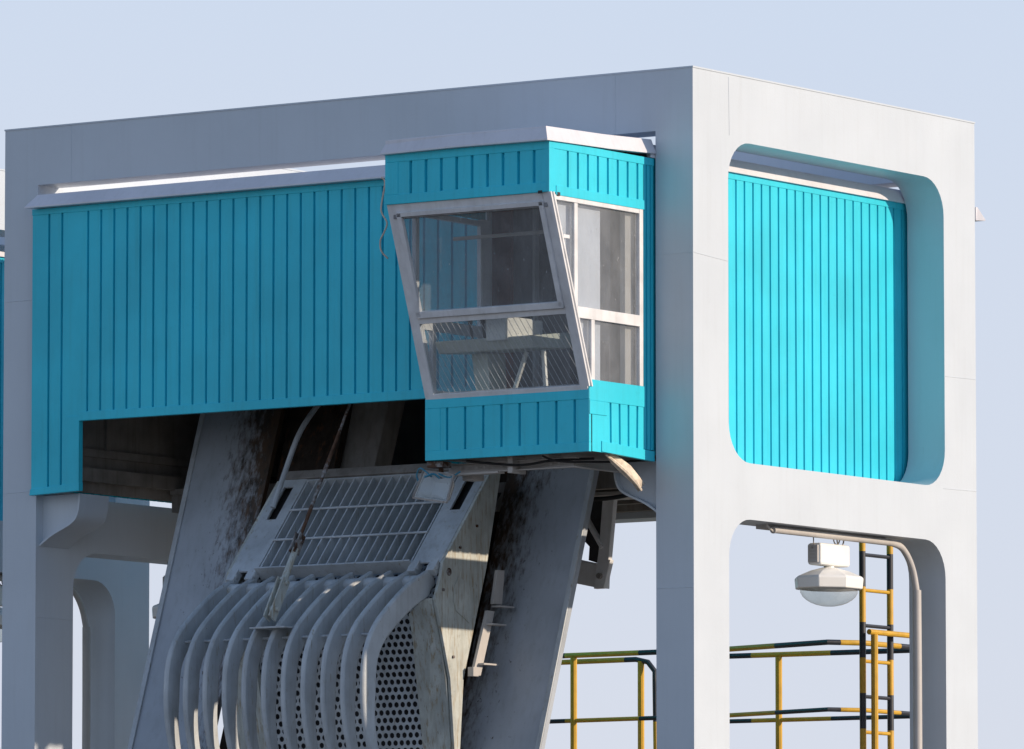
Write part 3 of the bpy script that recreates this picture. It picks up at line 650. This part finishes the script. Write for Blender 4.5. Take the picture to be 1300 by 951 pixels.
# hoist cylinder lying over the slats
hc = thing('hoist_rod', (-3.72, -.95, -4.6), 'rusty hoist rod and clevis lying diagonally over the rake slats', 'hoist rod')
a = Vector((-3.74, -.93, -4.56)); b = Vector((-3.70, .28, -2.45)); ax = (b-a)
def al(t): return a+ax*t
m = MB(); m.tube([al(.145), al(.155), al(.156), al(.285)], [.042, .042, .031, .029], 10); m.build('cylinder', 'plate', hc, smooth=True)
m = MB(); m.tube([al(.29), al(.44), al(.6), al(.605), al(.8), al(1.05)], [.013,.017,.014,.02,.013,.013], 8); m.build('rod', 'rust', hc, smooth=True)
m = MB()
for s in (-.035, .022): m.bar(al(-.01)+Vector((s,0,0)), al(.155)+Vector((s,0,0)), .016, .105, up=ax.cross(Vector((1,0,0))))
m.tube([al(.03)-Vector((.06,0,0)), al(.03)+Vector((.06,0,0))], .024, 10); m.tube([al(.14)-Vector((.055,0,0)), al(.14)+Vector((.055,0,0))], .02, 10); m.build('clevis', 'plate', hc, bevel=.004)
m = MB()
for s in (-.03, .018): m.bar(al(.265)+Vector((s,0,0)), al(.345)+Vector((s,0,0)), .014, .085, up=ax.cross(Vector((1,0,0))))
m.tube([al(.315)-Vector((.05,0,0)), al(.315)+Vector((.05,0,0))], .02, 10); m.build('yoke', 'rust', hc, bevel=.004)
m = MB(); m.tube(spline([(-4.45,.95,-2.4), (-4.55,.78,-2.62), (-4.60,.62,-2.85), (-4.66,.52,-3.15), (-4.70,.38,-3.5)]), .024, 10)
tag(m.build('drop_pipe', 'greyold', smooth=True), 'slim grey pipe passing down through the slot in the left rake flange', 'pipe')

# ------------------------------------------------------------------ flood light under the cabin
fl = thing('flood_light', (-2.02, -.9, -3.66), 'square glass work lamp hanging tilted under the front left cabin corner', 'flood light')
R_ = Matrix.Rotation(RAD(9), 4, 'Y') @ Matrix.Rotation(RAD(-18), 4, 'X'); base = Vector((-2.02, -.9, -3.53))
def T(p): return base+(R_ @ Vector(p))
m = MB(); m.hexa([T(p) for p in ((-.105,.105,-.065), (.105,.105,-.065), (.105,.105,.085), (-.105,.105,.085))], [T(p) for p in ((-.085,.13,-.05), (.085,.13,-.05), (.085,.13,.06), (-.085,.13,.06))]); m.build('back_box', 'conduit', fl, bevel=.004)
fa = [T(p) for p in ((-.10,.10,-.06), (.10,.10,-.06), (.10,.10,.08), (-.10,.10,.08))]; fb = [T(p) for p in ((-.172,-.02,-.118), (.172,-.02,-.118), (.152,-.02,.118), (-.152,-.02,.118))]
m = MB(); m.add(fa+fb, [(0,1,2,3)]+[(k, (k+1) % 4, 4+(k+1) % 4, 4+k) for k in range(4)]); o = m.build('reflector_housing', 'lamp', fl); md = o.modifiers.new('s', 'SOLIDIFY'); md.thickness = .004
m = MB(); m.hexa([T(p) for p in ((-.165,-.022,-.11), (.165,-.022,-.11), (.145,-.022,.11), (-.145,-.022,.11))], [T(p) for p in ((-.10,-.08,-.09), (.10,-.08,-.09), (.08,-.08,.06), (-.08,-.08,.06))]); m.build('glass_cover', 'glass', fl, bevel=.004)
m = MB()
for p, q in (((-.18,-.028,-.125), (.18,-.028,-.125)), ((.18,-.028,-.125), (.16,-.028,.125)), ((.16,-.028,.125), (-.16,-.028,.125)), ((-.16,-.028,.125), (-.18,-.028,-.125))): m.bar(T(p), T(q), .016, .016)
m.build('rim', 'steel', fl)
m = MB(); m.tube([T((0,.04,.10)), (-2.0,-.86,-3.32)], .02, 8); m.box(-2.09,-1.93,-.93,-.80,-3.36,-3.31); m.build('mount', 'rust', fl)
m = MB(); m.tube(spline([T((-.18,.0,.02)), (-2.22,-.9,-3.42), (-2.17,-.92,-3.36), (-2.08,-.93,-3.41), (-2.04,-.93,-3.44)], 6), .007, 6)
m.tube(spline([T((.0,.0,.12)), (-1.95,-.95,-3.42), (-1.88,-.9,-3.45), (-1.8,-.85,-3.40)], 6), .007, 6); m.tube(spline([(-2.1,-.95,-3.44), (-2.0,-.96,-3.42), (-1.95,-.94,-3.46)], 6), .01, 6); m.build('flex', 'blueflex', fl, smooth=True)
m = MB(); m.box(-1.92,-1.80,-.66,-.50,-3.46,-3.33); tag(m.build('junction_box', 'conduit', bevel=.008), 'small grey junction box tucked under the cabin beside the work lamp', 'junction box')

# loose cable on the cabin corner
m = MB(); m.tube(spline([(-2.16,-.135,-.74), (-2.13,-.13,-.79), (-2.16,-.14,-.98), (-2.155,-.14,-1.05), (-2.10,-.14,-1.14), (-2.13,-.14,-1.22), (-2.17,-.14,-1.29), (-2.16,-.14,-1.38), (-2.09,-.14,-1.45)]), .008, 6)
dc = m.build('dangling_cable', 'cable', smooth=True)
for v in dc.data.vertices: v.co.x -= .95; v.co.y -= .05
tag(dc, 'thin beige cable end dangling down the teal wall left of the cabin', 'cable')

# ------------------------------------------------------------------ bay lamp (and its repeats)
def bay_lamp(cx, cy, ztop, label):
    la = thing('bay_lamp', (cx, cy, ztop-.60), label, 'lamp', 'white bay lamps under the gantry beams')
    m = MB(); m.box(cx-.07, cx+.07, cy-.24, cy+.24, ztop-.28, ztop-.09); m.build('gear_box', 'lamp', la, bevel=.022)
    m = MB(); m.box(cx-.05, cx+.05, cy-.262, cy-.241, ztop-.26, ztop-.11)
    for i in range(5): m.box(cx-.03, cx+.03, cy-.268, cy-.263, ztop-.25+i*.03, ztop-.237+i*.03)
    m.build('cover_plate', 'conduit', la, bevel=.004)
    m = MB(); m.tube([(cx,cy,ztop-.28), (cx,cy,ztop-.31)], .045, 12); m.build('neck', 'lamp', la)
    m = MB(); rows = []; n_ = 8
    for r_, z in ((.06, -.295), (.17, -.325), (.285, -.375), (.300, -.39), (.292, -.48), (.27, -.484)):
        rows.append([(cx+r_*.96*math.cos(2*math.pi*(k+.5)/n_), cy+r_*1.22*math.sin(2*math.pi*(k+.5)/n_), ztop+z) for k in range(n_)])
    vs = [v for r in rows for v in r]; fs = [(i*n_+k, i*n_+(k+1) % n_, (i+1)*n_+(k+1) % n_, (i+1)*n_+k) for i in range(len(rows)-1) for k in range(n_)]
    fs += [tuple(range(n_))]
    m.add(vs, fs); m.build('reflector', 'lamp', la, bevel=.008)
    m = MB(); rows = []; n_ = 28
    for k in range(7):
        t = RAD(90*k/7); rr = .245*math.cos(t); rows.append([(cx+rr*.96*math.cos(2*math.pi*j/n_), cy+rr*1.22*math.sin(2*math.pi*j/n_), ztop-.482-.15*math.sin(t)) for j in range(n_)])
    vs = [v for r in rows for v in r]+[(cx, cy, ztop-.632)]
    fs = [(i*n_+k, i*n_+(k+1) % n_, (i+1)*n_+(k+1) % n_, (i+1)*n_+k) for i in range(6) for k in range(n_)]+[(6*n_+k, 6*n_+(k+1) % n_, 7*n_) for k in range(n_)]
    m.add(vs, fs); m.build('glass_bowl', 'lens', la, smooth=True)
    m = MB(); m.tube([(cx, cy-.25, ztop+.10), (cx, cy-.245, ztop-.12)], .005, 6); m.tube([(cx, cy-.27, ztop-.13), (cx+.0, cy-.20, ztop-.13)], .009, 6); m.build('hanger_wire', 'steel', la)
    m = MB(); m.tube([(cx+.01, cy+.17+.055*math.sin(t/16*2*math.pi), ztop-.035+.07*math.cos(t/16*2*math.pi)) for t in range(17)], .007, 6)
    m.tube([(cx-.01, cy+.14+.05*math.sin(t/16*2*math.pi), ztop-.03+.055*math.cos(t/16*2*math.pi)) for t in range(13)], .006, 6)
    m.build('hook_ring', 'steel', la, smooth=True)
    return la
lamp = bay_lamp(-.20, 2.42, -3.80, 'white octagonal bay lamp hanging left of the striped ladder')
l2 = copy_tree(lamp, (-7.06, .02, 0)); l2['label'] = 'white bay lamp glimpsed past the left edge of the left girder'

# conduit below the right middle beam
cx_ = -.13
m = MB(); m.tube([(cx_,1.42,-3.83)]+spline([(cx_,1.46,-3.825), (cx_,3.0,-3.825), (cx_,3.40,-3.835), (cx_,3.56,-3.90), (cx_,3.68,-4.05), (cx_,3.745,-4.25)], 6)+[(cx_,3.75,-4.3), (cx_,3.75,DECK)], .030, 12)
m.tube([(cx_,3.745,-4.22), (cx_,3.75,-4.9), (cx_,3.75,DECK+.02)], .040, 12); m.box(cx_-.16,cx_-.04,1.40,3.3,-3.815,-3.781)
m.tube([(cx_,1.42,-3.84), (cx_,1.33,-3.80), (cx_,1.31,-3.75)], .012, 8)
cd = m.build('cable_conduit', 'conduit', smooth=True)
tag(cd, 'grey cable conduit under the beam bending down the right column beside the ladder', 'conduit', 'cable conduits under the gantry beams')
# second gantry beyond, glimpsed at the left edge and through the left legs
g2 = copy_tree(fr, (-9.30, 0, 0)); g2['label'] = 'second grey box gantry, showing behind the left leg of the nearer one'
h2 = copy_tree(ho, (-9.30, 0, 0)); h2['label'] = 'teal machine house of the second gantry at the left edge'
l3 = copy_tree(lamp, (-9.30, 0, 0)); l3['label'] = 'white bay lamp at the far left edge under the second gantry'
c2 = cd.copy(); COL.objects.link(c2); c2.location.x -= 9.30; c2['label'] = 'curved grey conduit in the rounded opening seen between the left leg and girder'

# ------------------------------------------------------------------ ladder
la = thing('access_ladder', (-1.54, 5.3, DECK), 'yellow and black striped ladder rising behind the right opening', 'ladder')
rung0 = -3.77; step = .322
for y in (5.08, 5.55):
    ys = []; z = -2.2; pts = [Vector((-1.54, y, z))]; mis = []
    bounds = sorted([rung0+.03+step*k for k in range(-7, 6)], reverse=True)
    for bz in bounds:
        if bz < z and bz > DECK: pts.append(Vector((-1.54, y, bz)))
    pts.append(Vector((-1.54, y, DECK)))
    mis = [1 if int(round((rung0+.03-pts[i].z)/step)) % 2 == 0 and pts[i].z <= rung0+.04 else (0 if pts[i].z > rung0+.1 and i % 2 == 0 else 0) for i in range(len(pts)-1)]
    MB().tube(pts, .030, 12, mis=mis).build('stile', ['yellow', 'black'], la, smooth=True)
k = 0; z = rung0
while z > DECK+.1:
    MB().tube([(-1.54, 5.105, z), (-1.54, 5.525, z)], .017, 8, mi=1 if k % 2 == 0 else 0).build('rung', ['yellow', 'black'], la); z -= step; k += 1
for z in (-3.45, -3.13, -2.81): MB().tube([(-1.54, 5.105, z), (-1.54, 5.525, z)], .017, 8).build('rung', 'yellow', la)

# ------------------------------------------------------------------ handrails
def rail(name, pts, posts, bounds_px, r, label, cat='handrail', flip=0, mid=True):
    h = thing(name, (pts[0][0], pts[0][1], DECK), label, cat, 'striped handrails on the crest')
    P = []; mis = []; state = flip; nxt = bounds_px; d = 0
    for i in range(len(pts)-1):
        a = Vector(pts[i]); b = Vector(pts[i+1]); L_ = (b-a).length; n_ = max(1, int(L_/.12))
        for k in range(n_):
            P.append(a+(b-a)*k/n_); mis.append(int((d+L_*k/n_+nxt)/.86) % 2 ^ state)
        d += L_
    P.append(Vector(pts[-1]))
    MB().tube(P, r, 10, mis=mis).build('top_rail', ['yellow', 'black'], h, smooth=True)
    if mid: MB().tube([p-Vector((0,0,.62)) for p in P], r*.8, 8, mis=mis).build('mid_rail', ['yellow', 'black'], h, smooth=True)
    for x, y in posts:
        MB().tube([(x, y, DECK), (x, y, pts[0][2]-.02)], .033, 10).build('post', 'yellow', h, smooth=True)
    return h
ZR = -4.5
rail('crest_handrail', [(-9, 6.26, ZR), (-3.81, 6.26, ZR), (-2.40, 5.84, ZR), (-2.2, 6.15, ZR), (-2.2, 7.5, ZR)],
     [(-8.4, 6.26), (-7.0, 6.26), (-5.53, 6.26), (-3.9, 6.26), (-2.2, 7.4)], .10, .026, 'nearer yellow and black handrail, the upper line behind the columns')
rail('walkway_handrail', [(-4.75, 7.18, ZR), (-2.45, 7.38, ZR)], [(-3.86, 7.26)], .35, .026, 'farther yellow and black handrail crossing behind the striped ladder', flip=1)
rail('crest_handrail', [(-9.4, 7.15, ZR), (-5.42, 7.15, ZR), (-5.28, 7.15, ZR-.03), (-5.20, 7.15, ZR-.12), (-5.18, 7.15, DECK)], [(-8, 7.15), (-6.6, 7.15), (-5.36, 7.15)], .55, .026, 'farther striped handrail with a rounded end left of the near column', mid=False)
rail('short_handrail', [(-1.42, 5.0, ZR+.02), (-1.42, 5.50, ZR+.02), (-1.42, 6.4, ZR+.02)], [(-1.42, 5.09)], .0, .026, 'short orange lit guard rail with one post just beside the ladder', mid=False)

# ------------------------------------------------------------------ light, sky, camera
AZ, EL = RAD(21), RAD(17.8)
sd = Vector((math.cos(AZ)*math.cos(EL), math.sin(AZ)*math.cos(EL), math.sin(EL)))
sun = D.lights.new('sun', 'SUN'); sun.energy = 3.75; sun.angle = RAD(.5); sun.color = (1, .82, .635)
so = D.objects.new('sun', sun); COL.objects.link(so); so.rotation_euler = sd.to_track_quat('Z', 'Y').to_euler(); so.location = (20, 5, 20)
wd = D.worlds.new('World'); S.world = wd; wd.use_nodes = True; N = wd.node_tree.nodes; L = wd.node_tree.links
sk = N.new('ShaderNodeTexSky'); sk.sky_type = 'NISHITA'; sk.sun_disc = False; sk.sun_elevation = EL
sk.sun_rotation = math.atan2(sd.x, sd.y); sk.air_density = 1.0; sk.dust_density = .4; sk.ozone_density = 3.0; sk.altitude = 0
# pale hazy band low over the horizon blending into the blue above
tc = N.new('ShaderNodeTexCoord'); sp = N.new('ShaderNodeSeparateXYZ'); L.new(tc.outputs['Generated'], sp.inputs[0])
hr = N.new('ShaderNodeValToRGB'); e = hr.color_ramp.elements
e[0].position = 0; e[0].color = (.615, .637, .705, 1); e[1].position = .15; e[1].color = (.54, .618, .75, 1)
L.new(sp.outputs[2], hr.inputs[0])
sc_ = N.new('ShaderNodeMix'); sc_.data_type = 'RGBA'; sc_.blend_type = 'MULTIPLY'; sc_.inputs[0].default_value = 1
L.new(hr.outputs[0], sc_.inputs[6]); SKY = .15; sc_.inputs[7].default_value = (1/SKY, 1/SKY, 1/SKY, 1)
fr_ = N.new('ShaderNodeMapRange'); fr_.interpolation_type = 'SMOOTHSTEP'; fr_.inputs[1].default_value = .10; fr_.inputs[2].default_value = .65
fr_.inputs[3].default_value = 0; fr_.inputs[4].default_value = 1; L.new(sp.outputs[2], fr_.inputs[0])
mx = N.new('ShaderNodeMix'); mx.data_type = 'RGBA'; L.new(fr_.outputs[0], mx.inputs[0]); L.new(sc_.outputs[2], mx.inputs[6]); L.new(sk.outputs[0], mx.inputs[7])
L.new(mx.outputs[2], N['Background'].inputs[0]); N['Background'].inputs[1].default_value = SKY

cam = D.cameras.new('camera'); co_ = D.objects.new('camera', cam); COL.objects.link(co_); S.camera = co_
cam.sensor_width = 36; cam.lens = 36*9533.88/1300; cam.clip_start = 1; cam.clip_end = 5000
co_.location = (34.8367, -52.4416, -8.5846+ZO)
co_.rotation_euler = (math.pi/2+.0946663, 0, .610613)
vs_ = S.view_settings; vs_.view_transform = 'Standard'; vs_.look = 'None'; vs_.exposure = .2; vs_.gamma = 1; vs_.use_curve_mapping = False
for o in D.objects:
    if '_org' in o: del o['_org']
for m in D.materials:
    if 'hooks' in m: del m['hooks']
